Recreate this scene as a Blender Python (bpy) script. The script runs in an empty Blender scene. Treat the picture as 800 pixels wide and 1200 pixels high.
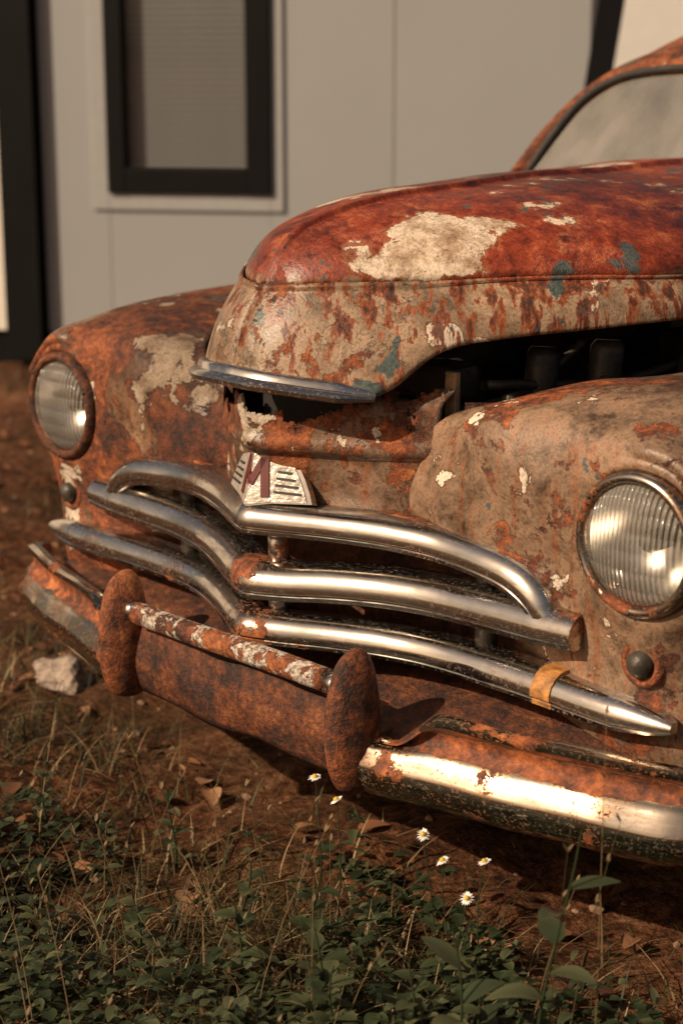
import bpy, math, random
import numpy as np
import bmesh
from mathutils import Vector
random.seed(4); rng=np.random.default_rng(7)
sc=bpy.context.scene
D=bpy.data
YAW=0.82187; CY,SY=math.cos(YAW),math.sin(YAW)
CAM=np.array([2.0444,-1.8186,1.2791])
def LF(lat,fwd,z=0.0):   # site axes (parallel / perpendicular to the house) -> world
    return (CAM[0]+lat*CY-fwd*SY, CAM[1]+lat*SY+fwd*CY, z)
# ---------------------------------------------------------------- node helpers
class M:
    def __init__(s,name):
        s.m=D.materials.new(name); s.m.use_nodes=True; s.t=s.m.node_tree
        s.b=s.t.nodes['Principled BSDF']; s.out=s.t.nodes['Material Output']
        tc=s.t.nodes.new('ShaderNodeTexCoord'); s.co=tc.outputs['Object']
    def new(s,t,**k):
        n=s.t.nodes.new(t)
        for a,b in k.items(): setattr(n,a,b)
        return n
    def put(s,sock,v):
        if v is None: return
        if isinstance(v,bpy.types.NodeSocket): s.t.links.new(v,sock)
        else:
            if isinstance(v,(tuple,list)) and len(v)==3 and sock.type=='RGBA': v=(*v,1)
            sock.default_value=v
    def mth(s,op,a,b=None,c=None,clamp=False):
        n=s.new('ShaderNodeMath',operation=op,use_clamp=clamp)
        s.put(n.inputs[0],a); s.put(n.inputs[1],b); s.put(n.inputs[2],c); return n.outputs[0]
    def mapp(s,v,scale=(1,1,1),loc=(0,0,0)):
        n=s.new('ShaderNodeMapping'); s.put(n.inputs['Vector'],v); n.inputs['Scale'].default_value=scale; n.inputs['Location'].default_value=loc
        return n.outputs[0]
    def noise(s,v,scale,det=5,rough=.6,dist=0,col=False):
        n=s.new('ShaderNodeTexNoise'); s.put(n.inputs['Vector'],v); n.inputs['Scale'].default_value=scale
        n.inputs['Detail'].default_value=det; n.inputs['Roughness'].default_value=rough; n.inputs['Distortion'].default_value=dist
        return n.outputs['Color' if col else 'Fac']
    def ramp(s,f,st,interp='LINEAR'):
        n=s.new('ShaderNodeValToRGB'); s.put(n.inputs[0],f); cr=n.color_ramp; cr.interpolation=interp
        while len(cr.elements)<len(st): cr.elements.new(.5)
        for e,(p,c) in zip(cr.elements,st):
            e.position=p; e.color=(c,c,c,1) if not isinstance(c,(tuple,list)) else (*c,1)
        return n.outputs[0]
    def sm(s,f,a,b):
        n=s.new('ShaderNodeMapRange',interpolation_type='SMOOTHSTEP'); s.put(n.inputs[0],f)
        n.inputs[1].default_value=a; n.inputs[2].default_value=b; return n.outputs[0]
    def mix(s,f,a,b,mode='MIX'):
        n=s.new('ShaderNodeMix',data_type='RGBA',blend_type=mode); s.put(n.inputs[0],f); s.put(n.inputs[6],a); s.put(n.inputs[7],b); return n.outputs[2]
    def wsum(s,*pairs):
        o=None
        for v,k in pairs:
            t=s.mth('MULTIPLY',v,k); o=t if o is None else s.mth('ADD',o,t)
        return o
    def warp(s,v,scale,amt,det=2):
        c=s.noise(v,scale,det,.5,col=True)
        a=s.new('ShaderNodeVectorMath',operation='SUBTRACT'); s.put(a.inputs[0],c); a.inputs[1].default_value=(.5,.5,.5)
        b=s.new('ShaderNodeVectorMath',operation='SCALE'); s.put(b.inputs[0],a.outputs[0]); b.inputs['Scale'].default_value=amt
        d=s.new('ShaderNodeVectorMath',operation='ADD'); s.put(d.inputs[0],v); s.put(d.inputs[1],b.outputs[0]); return d.outputs[0]
    def sep(s,v):
        n=s.new('ShaderNodeSeparateXYZ'); s.put(n.inputs[0],v); return n.outputs
    def bump(s,h,dist,strength=1,normal=None):
        n=s.new('ShaderNodeBump'); s.put(n.inputs['Height'],h); n.inputs['Distance'].default_value=dist; n.inputs['Strength'].default_value=strength
        if normal is not None: s.put(n.inputs['Normal'],normal)
        return n.outputs[0]
    def set(s,**k):
        for a,v in k.items(): s.put(s.b.inputs[a.replace('_',' ')],v)
        return s
def simple(name,col,rough=.6,metal=0,var=.25,scale=20,bump=0):
    m=M(name); n=m.noise(m.co,scale,4,.65)
    c=m.mix(m.ramp(n,[(.3,0.),(.7,1.)]),tuple(x*(1-var) for x in col),tuple(min(1,x*(1+var)) for x in col))
    m.set(Base_Color=c,Roughness=rough,Metallic=metal)
    if bump: m.set(Normal=m.bump(n,bump))
    return m.m
RUST=[(.36,(.014,.007,.005)),(.435,(.065,.020,.009)),(.49,(.17,.045,.014)),(.54,(.31,.085,.022)),(.60,(.46,.16,.05)),(.67,(.55,.27,.12))]
def rust_col(m,off=0.):
    v=m.mapp(m.co,loc=(off,off*.7,off*1.3))
    a=m.noise(v,55,5,.78); b=m.noise(v,6,3,.6); c=m.noise(v,19,4,.7)
    return m.ramp(m.wsum((a,.42),(b,.24),(c,.34)),RUST),a
def body_mat(name,thr=.5,red=0.,off=0.,cream=.62,streak=.6,tan=(.26,.185,.125),holes=False,teal=.63,drip=0,isl_thr=.562):
    m=M(name); co=m.mapp(m.co,loc=(off,off*2,off*.5)); v=m.warp(co,8,.07)
    n1=m.noise(v,5.5,8,.62); n2=m.noise(v,19,7,.72); nf=m.noise(co,190,2,.7); n3=m.noise(co,2.7,3,.5)
    st=m.noise(m.mapp(co,(55,55,3.0)),1,4,.6)
    geo=m.new('ShaderNodeNewGeometry'); nz=m.mth('ABSOLUTE',m.sep(geo.outputs['Normal'])[2])
    vert=m.mth('SUBTRACT',1,m.sm(nz,.35,.75))
    z=m.sep(m.co)[2]
    paint=m.ramp(m.wsum((n2,.7),(n1,.3)),[(.36,tuple(c*.28 for c in tan)),(.44,tuple(c*.72 for c in tan)),(.50,tan),(.59,tuple(c*1.35 for c in tan)),(.67,(.50,.41,.31))])
    rc,ra=rust_col(m,off)
    stm=m.mth('MULTIPLY',m.sm(st,.54,.62),m.mth('MULTIPLY',vert,streak))
    stc=m.mix(m.sm(st,.60,.70),(.27,.085,.03),(.09,.028,.013))
    col=m.mix(stm,paint,stc)
    val=m.wsum((n1,.66),(n2,.34))
    mask=m.sm(val,thr-.004,thr+.004)
    edge=m.sm(val,thr-.022,thr-.004)
    col=m.mix(m.mth('MULTIPLY',edge,.75),col,(.06,.026,.015))
    col=m.mix(mask,col,rc)
    chip=m.sm(m.wsum((n2,.55),(nf,.45)),.585,.60)
    col=m.mix(m.mth('MULTIPLY',chip,.75),col,(.17,.05,.02))
    isl=None
    cv=m.wsum((m.noise(m.mapp(v,loc=(3,1,2)),8,5,.55),.75),(n2,.25))
    cm=m.sm(cv,cream,cream+.005); cme=m.sm(cv,cream-.018,cream)
    col=m.mix(m.mth('MULTIPLY',cme,.7),col,(.10,.035,.016))
    col=m.mix(m.mth('MULTIPLY',cm,.93),col,m.ramp(n2,[(.38,(.30,.21,.14)),(.46,(.46,.37,.28)),(.55,(.66,.57,.46))]))
    tm=m.sm(m.wsum((m.noise(m.mapp(v,loc=(9,4,7)),9,4,.6),.8),(n2,.2)),teal,teal+.01)
    if drip:   # rust washed down from the crease, broken into runs of different length
        dv=m.mth('ADD',m.mth('MULTIPLY',m.mth('SUBTRACT',st,.5),4.2),m.mth('MULTIPLY',m.mth('SUBTRACT',z,.912),drip))
        dv=m.mth('ADD',dv,m.mth('MULTIPLY',m.mth('SUBTRACT',n2,.5),.6))
        dm=m.sm(dv,.05,.13)
        dc=m.ramp(m.mth('ADD',m.mth('MULTIPLY',dv,.35),m.mth('MULTIPLY',n2,.6)),[(.30,(.30,.10,.035)),(.38,(.22,.055,.018)),(.48,(.085,.024,.011)),(.58,(.035,.013,.008))])
        col=m.mix(m.mth('MULTIPLY',dm,.93),col,dc)
    if red>0:
        redc=m.ramp(m.wsum((n2,.6),(ra,.4)),[(.36,(.035,.010,.008)),(.46,(.16,.028,.012)),(.54,(.26,.046,.018)),(.62,(.38,.11,.04))])
        iv=m.wsum((m.noise(m.warp(co,9,.06,3),4.6,8,.52),.8),(n2,.2))
        isl=m.sm(iv,isl_thr,isl_thr+.005); rim=m.sm(iv,isl_thr-.022,isl_thr)
        r2=m.mix(m.mth('MULTIPLY',rim,.7),redc,(.36,.12,.05))
        isc=m.ramp(n2,[(.38,(.26,.17,.11)),(.46,(.42,.31,.22)),(.55,(.62,.51,.40))])
        r2=m.mix(isl,r2,isc)
        zz=m.sm(m.mth('ADD',z,m.mth('MULTIPLY',m.mth('SUBTRACT',n2,.5),.05)),red-.004,red+.004)
        col=m.mix(zz,col,r2)
    col=m.mix(m.mth('MULTIPLY',tm,.85),col,(.035,.08,.085))
    sp=m.ramp(nf,[(.3,(.6,.56,.52)),(.47,(.97,.97,.97)),(.7,(1.2,1.17,1.12))]); col=m.mix(1.,col,sp,'MULTIPLY')
    gr=m.ramp(m.wsum((n3,.75),(n2,.25)),[(.40,(.42,.36,.31)),(.50,(.88,.85,.82)),(.62,(1.18,1.14,1.1))]); col=m.mix(1.,col,gr,'MULTIPLY')
    rough=m.mix(mask,m.ramp(n2,[(.3,.28),(.6,.52)]),(.72,.72,.72))
    h=m.mth('ADD',m.mth('MULTIPLY',mask,-.8),m.mth('MULTIPLY',ra,m.mth('ADD',m.mth('MULTIPLY',mask,1.2),.2)))
    h=m.mth('ADD',h,m.wsum((nf,.2),(cm,.7)))
    if isl is not None: h=m.mth('ADD',h,m.mth('MULTIPLY',isl,.7))
    m.set(Base_Color=col,Roughness=rough,Normal=m.bump(h,.004,1.))
    m.b.inputs['Specular IOR Level'].default_value=.5
    if holes:
        hm=m.sm(m.mth('ADD',n1,m.mth('MULTIPLY',m.sm(z,.69,.79),.12)),.655,.66)
        m.set(Alpha=m.mth('SUBTRACT',1,hm))
    return m.m
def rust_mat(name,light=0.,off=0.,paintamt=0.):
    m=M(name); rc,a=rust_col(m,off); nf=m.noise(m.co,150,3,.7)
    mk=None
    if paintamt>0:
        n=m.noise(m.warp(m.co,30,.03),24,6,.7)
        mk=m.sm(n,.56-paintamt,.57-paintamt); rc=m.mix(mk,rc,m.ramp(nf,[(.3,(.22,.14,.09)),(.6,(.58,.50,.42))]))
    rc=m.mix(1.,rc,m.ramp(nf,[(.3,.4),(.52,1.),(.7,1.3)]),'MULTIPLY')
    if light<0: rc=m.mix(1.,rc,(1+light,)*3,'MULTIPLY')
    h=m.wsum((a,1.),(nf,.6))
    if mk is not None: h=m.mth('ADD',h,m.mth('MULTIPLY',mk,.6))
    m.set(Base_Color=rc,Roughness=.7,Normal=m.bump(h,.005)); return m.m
def chrome_mat(name,thr=.60,rough=.16,cen=0.,tint=(.66,.62,.57),off=0.,zr=None,pitk=.18):
    m=M(name); co=m.mapp(m.co,loc=(off,off,off)); v=m.warp(co,10,.05)
    n=m.noise(v,8,8,.70); pit=m.noise(co,190,2,.7); sm_=m.noise(m.mapp(co,(5,5,40)),2,5,.65)
    val=n
    X,Y,Z=m.sep(m.co)
    if cen:
        g=m.mth('MULTIPLY',m.mth('SUBTRACT',1,m.sm(m.mth('ABSOLUTE',X),.005,.11)),cen); val=m.mth('ADD',val,g)
    if zr:
        g=m.mth('MULTIPLY',m.mth('SUBTRACT',1,m.sm(m.mth('ABSOLUTE',m.mth('SUBTRACT',Z,zr[0])),zr[1]*.4,zr[1])),zr[2]); val=m.mth('ADD',val,g)
    mask=m.sm(val,thr,thr+.015); halo=m.sm(val,thr-.12,thr+.01)
    pm=m.mth('MULTIPLY',m.sm(pit,.56,.64),m.mth('ADD',m.mth('MULTIPLY',halo,.85),pitk))
    rc,a=rust_col(m,off+3)
    base=m.mix(m.sm(sm_,.38,.66),tint,tuple(c*.55 for c in tint))
    base=m.mix(m.mth('MULTIPLY',halo,.75),base,(.24,.13,.065))
    mm=m.mth('MAXIMUM',mask,pm)
    col=m.mix(mm,base,rc)
    rg=m.mth('ADD',m.mth('ADD',rough,m.mth('MULTIPLY',m.sm(sm_,.38,.7),.16)),m.mth('ADD',m.mth('MULTIPLY',mask,.45),m.mth('MULTIPLY',halo,.10)))
    h=m.mth('ADD',m.mth('MULTIPLY',mask,a),m.mth('MULTIPLY',m.noise(co,16,2,.5),.3))
    m.set(Base_Color=col,Metallic=m.mth('SUBTRACT',1,mm),Roughness=rg,Normal=m.bump(h,.004,.7)); return m.m
def glass_mat(name,tint=(.9,.9,.88),refl=.08,rough=.03,dirt=.0,bumpf=None,dcol=(.42,.36,.30)):
    m=M(name); t=m.t
    tr=m.new('ShaderNodeBsdfTransparent'); tr.inputs[0].default_value=(*tint,1)
    gl=m.new('ShaderNodeBsdfGlossy'); gl.inputs['Roughness'].default_value=rough
    lw=m.new('ShaderNodeLayerWeight'); lw.inputs[0].default_value=.5; nrm=None
    if bumpf: nrm=bumpf(m); t.links.new(nrm,gl.inputs['Normal']); t.links.new(nrm,lw.inputs['Normal'])
    f=m.mth('ADD',m.mth('MULTIPLY',m.mth('POWER',lw.outputs['Facing'],5.),.9),refl+.04,clamp=True)
    mx=m.new('ShaderNodeMixShader'); m.put(mx.inputs[0],f); t.links.new(tr.outputs[0],mx.inputs[1]); t.links.new(gl.outputs[0],mx.inputs[2])
    o=mx.outputs[0]
    if dirt>0:
        df=m.new('ShaderNodeBsdfDiffuse'); df.inputs[0].default_value=(*dcol,1)
        if nrm is not None: t.links.new(nrm,df.inputs['Normal'])
        d=m.mth('MULTIPLY',m.ramp(m.noise(m.mapp(m.co,(1,1,.4)),5,4,.55),[(.3,.35),(.7,1.)]),dirt)
        m2=m.new('ShaderNodeMixShader'); m.put(m2.inputs[0],d); t.links.new(o,m2.inputs[1]); t.links.new(df.outputs[0],m2.inputs[2]); o=m2.outputs[0]
    t.links.new(o,m.out.inputs[0]); return m.m
# ---------------------------------------------------------------- mesh helpers
def cr(P,n,closed=False):
    P=np.asarray(P,float); k=len(P)
    if closed: Q=np.vstack([P[-1],P,P[0],P[1]])
    else: Q=np.vstack([2*P[0]-P[1],P,2*P[-1]-P[-2]])
    m=k if closed else k-1
    ts=np.linspace(0,m,n,endpoint=not closed)
    i=np.clip(np.floor(ts).astype(int),0,m-1); u=(ts-i)[:,None]
    a,b,c,d=Q[i],Q[i+1],Q[i+2],Q[i+3]
    return .5*((2*b)+(c-a)*u+(2*a-5*b+4*c-d)*u**2+(3*b-a-3*c+d)*u**3)
def crx(P,n):
    d=cr(P,60*len(P)); s=np.r_[0,np.cumsum(np.linalg.norm(np.diff(d,axis=0),axis=1))]
    t=np.linspace(0,s[-1],n); return np.stack([np.interp(t,s,d[:,j]) for j in range(d.shape[1])],1)
def obj(name,verts,faces,mat,parent=None,smooth=True):
    me=D.meshes.new(name); me.from_pydata([tuple(map(float,v)) for v in verts],[],faces); me.update()
    if smooth: me.polygons.foreach_set('use_smooth',[True]*len(me.polygons))
    if mat: me.materials.append(mat)
    o=D.objects.new(name,me); sc.collection.objects.link(o)
    if parent: o.parent=parent
    return o
def grid(name,G,mat,parent,closed0=False,closed1=False,flip=False,solid=0,off=-1):
    n,m=G.shape[:2]; F=[]
    for i in range(n if closed0 else n-1):
        for j in range(m if closed1 else m-1):
            q=(i*m+j,((i+1)%n)*m+j,((i+1)%n)*m+(j+1)%m,i*m+(j+1)%m)
            F.append(q[::-1] if flip else q)
    o=obj(name,G.reshape(-1,3),F,mat,parent)
    if solid:
        s=o.modifiers.new('s','SOLIDIFY'); s.thickness=solid; s.offset=off
    return o
def sweep(name,path,prof,mat,parent,scale=None,cap=True):
    path=np.asarray(path,float); prof=np.asarray(prof,float)
    T=np.gradient(path,axis=0); T/=np.linalg.norm(T,axis=1)[:,None]
    N=np.cross(T,[0,0,1.]); N/=np.linalg.norm(N,axis=1)[:,None]+1e-9
    B=np.cross(N,T)
    if scale is None: scale=np.ones(len(path))
    G=np.array([[path[i]+N[i]*p[0]*scale[i]+B[i]*p[1]*scale[i] for p in prof] for i in range(len(path))])
    n,m=G.shape[:2]; F=[(i*m+j,(i+1)*m+j,(i+1)*m+(j+1)%m,i*m+(j+1)%m) for i in range(n-1) for j in range(m)]
    if cap: F+= [tuple(range(m)),tuple((n-1)*m+j for j in range(m))[::-1]]
    o=obj(name,G.reshape(-1,3),F,mat,parent)
    e=o.modifiers.new('n','EDGE_SPLIT'); e.split_angle=math.radians(42)
    return o
def revolve(name,prof,center,axis,mat,parent,n=64):
    ax=Vector(axis).normalized(); q=Vector((0,0,1)).rotation_difference(ax)
    G=np.array([[list(Vector(center)+q@Vector((r*math.cos(t),r*math.sin(t),h))) for t in np.linspace(0,2*math.pi,n,endpoint=False)] for r,h in prof])
    return grid(name,G,mat,parent,closed1=True)
def tube(name,path,r,mat,parent,n=14,caps=True):
    path=np.asarray(path,float); k=len(path); r=np.broadcast_to(r,(k,))
    T=np.gradient(path,axis=0); T/=np.linalg.norm(T,axis=1)[:,None]+1e-12
    ref=np.array([0,0,1.]) if abs(T[0][2])<.8 else np.array([1.,0,0])
    G=[]
    for i in range(k):
        N=np.cross(T[i],ref); N/=np.linalg.norm(N)+1e-9; B=np.cross(N,T[i])
        G.append([path[i]+r[i]*(N*math.cos(a)+B*math.sin(a)) for a in np.linspace(0,2*math.pi,n,endpoint=False)])
    G=np.array(G); F=[(i*n+j,i*n+(j+1)%n,(i+1)*n+(j+1)%n,(i+1)*n+j) for i in range(k-1) for j in range(n)]
    if caps: F+=[tuple(range(n))[::-1],tuple((k-1)*n+j for j in range(n))]
    return obj(name,G.reshape(-1,3),F,mat,parent)
def box(name,c,s,mat,parent,rz=0,bev=.004,rx=0):
    v=[];hx,hy,hz=[q/2 for q in s]
    for x in(-hx,hx):
        for y in(-hy,hy):
            for z in(-hz,hz): v.append((x,y,z))
    o=obj(name,v,[(0,1,3,2),(4,6,7,5),(0,4,5,1),(2,3,7,6),(0,2,6,4),(1,5,7,3)],mat,parent,False)
    o.location=c; o.rotation_euler=(rx,0,rz)
    if bev: b=o.modifiers.new('b','BEVEL'); b.width=bev; b.segments=2
    return o
def empty(name):
    o=D.objects.new(name,None); sc.collection.objects.link(o); return o
def mir(P): P=np.array(P,float).copy(); P[...,0]*=-1; return P
# ---------------------------------------------------------------- materials
mHood=body_mat('hood_paint',thr=.555,red=.962,off=0.4,streak=.8,cream=.60,teal=.60,drip=4.2,tan=(.30,.205,.135))
mNose=body_mat('nose_paint',thr=.50,off=2.2,streak=.6,holes=True,cream=.585,teal=.64,tan=(.24,.15,.10))
mFenR=body_mat('fender_paint_a',thr=.525,off=5.1,streak=.45,cream=.605,teal=.64,tan=(.225,.145,.095))
mFenL=body_mat('fender_paint_b',thr=.475,off=7.7,streak=.4,cream=.58,teal=.66,tan=(.30,.18,.11))
mCab=body_mat('cab_paint',thr=.44,off=9.3,streak=.5,cream=.66,teal=.72)
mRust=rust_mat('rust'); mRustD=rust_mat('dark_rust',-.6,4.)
mGuard=rust_mat('guard_rust',-.15,8.)
mChrome=chrome_mat('worn_chrome',.63,.16,0,off=.5)
mChromeT=chrome_mat('grille_top_chrome',.66,.12,0,off=1.2,pitk=.10)
mChromeC=chrome_mat('grille_chrome',.64,.12,.13,off=1.7,pitk=.12)
mBump=chrome_mat('bumper_chrome',.575,.11,0,off=4.2,zr=(.341,.019,.26),tint=(.46,.40,.33),pitk=.25)
mBlack=simple('engine_grime',(.02,.016,.013),.8)
mIron=simple('oily_iron',(.050,.040,.031),.5,.2,.6,30,.003)
mRubber=simple('old_rubber',(.03,.028,.026),.8,0,.4,30,.003)
car=empty('rusty_vintage_car')
# ---------------------------------------------------------------- hood
crease=np.array([(0,-.08,.95),(.05,-.066,.953),(.1,-.03,.957),(.2,.07,.96),(.28,.17,.965),(.35,.27,.966),(.42,.39,.963),(.50,.65,.96),(.56,1.0,.96),(.6,1.2,.96)])
lower=np.array([(0,-.14,.82),(.06,-.13,.817),(.12,-.095,.81),(.2,-.035,.80),(.25,.05,.862),(.31,.13,.88),(.38,.24,.89),(.45,.36,.90),(.53,.62,.905),(.59,1.0,.91),(.63,1.2,.91)])
cre=crx(crease,90); low=crx(lower,90)
cen=crx([(0,-.08,.95),(0,-.058,.985),(0,-.012,1.02),(0,.05,1.04),(0,.12,1.053),(0,.27,1.07),(0,.48,1.08),(0,.7,1.085),(0,1.0,1.09),(0,1.2,1.09)],200)
def cz(y): return np.interp(y,cen[:,1],cen[:,2])
def hood_side(sgn):
    rows=[]
    for k in np.r_[np.linspace(0,.9,12),.93,.96,.98,1]:
        P=low*(1-k)+cre*k
        w=math.sin(math.pi*k)*.012
        T=np.gradient(P,axis=0); N=np.cross(T,[0,0,1.]); N/=np.linalg.norm(N,axis=1)[:,None]
        P=P+N*w
        if k>.95: P=P+N*.006
        P[0,0]=0; rows.append(P)
    G=np.array(rows)
    lip=G[0].copy(); lip[:,2]-=.004; lip[:,1]+=.012; lip[:,0]*=.96
    G=np.concatenate([lip[None],G]); 
    if sgn<0: G=mir(G)
    return G
for sgn,nm in ((1,'hood_side_l'),(-1,'hood_side_r')):
    o=grid(nm,hood_side(sgn),mHood,car,flip=(sgn>0),solid=.004)
ys=np.r_[np.linspace(-.0795,0,26),np.linspace(.006,1.2,90)]
cx_y=np.interp(ys,cre[:,1],cre[:,0]); czr=np.interp(ys,cre[:,1],cre[:,2])
U=np.unique(np.r_[np.linspace(-1,1,97),np.linspace(-.12,.12,33)]); nu=len(U); G=np.zeros((len(ys),nu,3))
for i,y in enumerate(ys):
    r=np.abs(U); zt=cz(y); z=czr[i]+(zt-czr[i])*(1-r**2.3)**.72
    rib=.009*np.exp(-((U*cx_y[i])/.008)**4)*min(1,max(0,(y+.075)/.06))
    dent=.004*np.sin(U*5+y*7)*np.sin(y*9+1)*(1-r)*min(1,(y+.08)*4)
    G[i,:,0]=U*cx_y[i]; G[i,:,1]=y; G[i,:,2]=z+rib+dent-.003*(r>.99)
grid('hood_top',G,mHood,car,flip=True,solid=.004)
h=crx(lower[:4],30); h=np.vstack([mir(h)[::-1][:-1],h]); h[:,2]-=.002
sprof=[(-.006,.015),(.004,.0155),(.010,.012),(.013,.004),(.022,.001),(.028,-.004),(.027,-.010),(.018,-.014),(-.006,-.014)]
s_=np.ones(len(h)); s_[:8]=np.linspace(.45,1,8); s_[-8:]=np.linspace(1,.45,8)
sweep('hood_chrome_strip',h,sprof,mChrome,car,scale=s_)
# ---------------------------------------------------------------- nose panel
def plan(x,c=-.115):
    X=[0,.06,.13,.2,.31,.5,.8]; Yv=[c,c+.03,c+.065,c+.09,.0,.012,.012]
    return np.interp(abs(x),X,Yv)
xs=np.linspace(-.25,.25,81); zs=np.linspace(.60,.80,34); G=np.zeros((34,81,3))
for i,z in enumerate(zs):
    k=(z-.60)/.20
    for j,x in enumerate(xs):
        yc=-.068-.05*k-.012*math.sin(k*math.pi); ye=.035+.02*k
        t=abs(x)/.25; y=yc+(ye-yc)*(t**1.25)
        if k>.9: y+=.03*(k-.9)*10
        y-= .010*math.exp(-((k-.56)/.05)**2)
        y+= .006*(k<.5)
        y+= .003*math.sin(x*43+z*31)*math.sin(z*57)
        G[i,j]=(x,y,z)
grid('nose_panel',G,mNose,car,solid=.003)
# ---------------------------------------------------------------- fenders
rows={180:[(.44,.0,.66),(.31,.005,.655),(.2,.03,.65)],160:[(.45,0,.72),(.34,.01,.72),(.215,.045,.715)],
145:[(.48,.008,.762),(.38,.018,.768),(.27,.045,.765)],130:[(.54,.018,.785),(.46,.045,.803),(.35,.09,.795)],
118:[(.575,.024,.79),(.51,.09,.818),(.42,.19,.82)],108:[(.60,.03,.795),(.56,.15,.83),(.48,.30,.824)],
98:[(.635,.035,.80),(.62,.22,.838),(.54,.6,.835)],88:[(.665,.036,.80),(.67,.32,.838),(.61,1.15,.85)],
75:[(.70,.042,.795),(.735,.38,.825),(.74,1.15,.84)],60:[(.74,.052,.772),(.80,.42,.78),(.83,1.15,.76)],
40:[(.772,.066,.735),(.85,.57,.70),(.88,1.15,.60)],25:[(.785,.075,.70),(.865,.72,.66),(.885,1.1,.36)],
10:[(.79,.085,.67),(.86,.44,.645),(.885,.8,.60)],-5:[(.79,.088,.64),(.855,.33,.61),(.885,.5,.59)],
-20:[(.785,.085,.60),(.845,.24,.52),(.88,.37,.48)],-40:[(.765,.07,.54),(.81,.16,.42),(.86,.27,.28)],
-65:[(.725,.035,.48),(.745,.055,.38),(.77,.10,.27)],-90:[(.665,.018,.49),(.665,.02,.40),(.66,.05,.27)],
-115:[(.60,.013,.51),(.575,.018,.42),(.53,.06,.28)],-135:[(.55,.010,.545),(.50,.03,.48),(.40,.09,.36)],
-150:[(.51,.006,.58),(.42,.03,.555),(.26,.10,.53)],-166:[(.47,.002,.62),(.35,.006,.61),(.2,.04,.595)]}
ks=sorted(rows,reverse=True); R=.098
net=[]
for k in ks:
    a=math.radians(k); yo=.010*max(0,math.cos(a))
    p0=(.66+R*math.cos(a),.026,.66+R*math.sin(a)); p1=(.66+(R+.004)*math.cos(a),.007+yo,.66+(R+.004)*math.sin(a)); p2=(.66+(R+.014)*math.cos(a),.004+yo,.66+(R+.014)*math.sin(a))
    net.append([p0,p1,p2]+rows[k])
net=np.array(net)
A=np.array([cr(r,56) for r in net])
Gf=np.stack([cr(A[:,j],176,closed=True) for j in range(56)],1)
def fender(G,nm,mat,left):
    G=G.copy()
    G[...,1]+=.003*np.sin(G[...,0]*21+G[...,2]*17)*np.sin(G[...,2]*14+G[...,1]*9)
    if left: G=mir(G)
    return grid(nm,G,mat,car,closed0=True,flip=not left,solid=.0045)
fender(Gf,'front_fender_l',mFenR,False); fender(Gf,'front_fender_r',mFenL,True)
# ---------------------------------------------------------------- grille
def mirpath(P,n):
    h=crx(P,n); return np.vstack([mir(h)[::-1][:-1],h])
bprof=[(-.03,.019),(-.010,.0205),(.000,.0190),(.009,.0145),(.0165,.006),(.0200,-.004),(.0195,-.0115),(.0140,-.0140),(.0160,-.0165),(.0155,-.0215),(.009,-.0245),(-.03,-.0245)]
def bar(nm,P,mat,n=60,k=1.,endtaper=.35):
    p=mirpath(P,n); s=np.ones(len(p))*k; t=np.linspace(endtaper,1,8)**.5*k; s[:8]=t; s[-8:]=t[::-1]
    return sweep(nm,p,bprof,mat,car,scale=s)
bar('grille_top_bar',[(0,-.112,.595),(.06,-.083,.595),(.13,-.05,.595),(.22,-.018,.594),(.31,0,.590),(.40,.0,.583),(.455,.0,.571),(.492,.0,.549),(.512,.002,.522)],mChromeT,k=1.12,endtaper=.8)
bar('grille_middle_bar',[(0,-.108,.494),(.06,-.083,.497),(.13,-.052,.503),(.22,-.02,.508),(.31,-.003,.511),(.42,.0,.514),(.50,.0,.516),(.565,.0,.518)],mChromeC,k=1.28,endtaper=.75)
bar('grille_lower_bar',[(0,-.118,.421),(.06,-.09,.421),(.13,-.055,.422),(.22,-.02,.423),(.31,-.003,.424),(.45,.0,.425),(.6,.0,.423),(.725,.005,.420)],mChromeC,k=1.12,endtaper=.1)
mTape=simple('yellowed_sleeve',(.36,.155,.04),.6,0,.6,60,.004)
sweep('bar_sleeve',[(.50,.0,.4265),(.512,.0,.4265),(.524,.0,.4262),(.535,.0,.426)],np.array(bprof),mTape,car,scale=np.ones(4)*1.20)
for i,(x,z0,z1) in enumerate([(.02,.44,.48),(.02,.515,.58),(-.34,.44,.58),(.36,.44,.58)]):
    tube('grille_post_%d'%i,[(x,plan(x)+.035,z0-.02),(x,plan(x)+.035,z1)],.017,mIron if i>1 else mChrome,car)
xs=np.linspace(-.56,.56,61); G=np.zeros((14,61,3))
for i,z in enumerate(np.linspace(.27,.63,14)):
    for j,x in enumerate(xs): G[i,j]=(x,.085+.02*abs(math.sin(x*30))*.3-.03*(abs(x)>.5),z)
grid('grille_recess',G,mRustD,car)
def shelf(nm,y0f,z0,y1f,z1,mat,w=.62,n=61,m=8):
    xs=np.linspace(-w,w,n); G=np.zeros((m,n,3))
    for i,k in enumerate(np.linspace(0,1,m)):
        for j,x in enumerate(xs): G[i,j]=(x,y0f(x)*(1-k)+y1f(x)*k,z0*(1-k)+z1*k+.006*math.sin(k*3.14)+.002*math.sin(x*37))
    return grid(nm,G,mat,car,solid=.003)
shelf('grille_header',lambda x:plan(x)+.012,.612,lambda x:plan(x)*.3+.04,.60,mRust,w=.42)
bp=lambda x:-.165+.20*max(0,(abs(x)-.25))**1.25
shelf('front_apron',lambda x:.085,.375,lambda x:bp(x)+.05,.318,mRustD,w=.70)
shelf('lower_valance',lambda x:.085,.30,lambda x:bp(x)+.07,.25,mRustD,w=.70)
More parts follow.
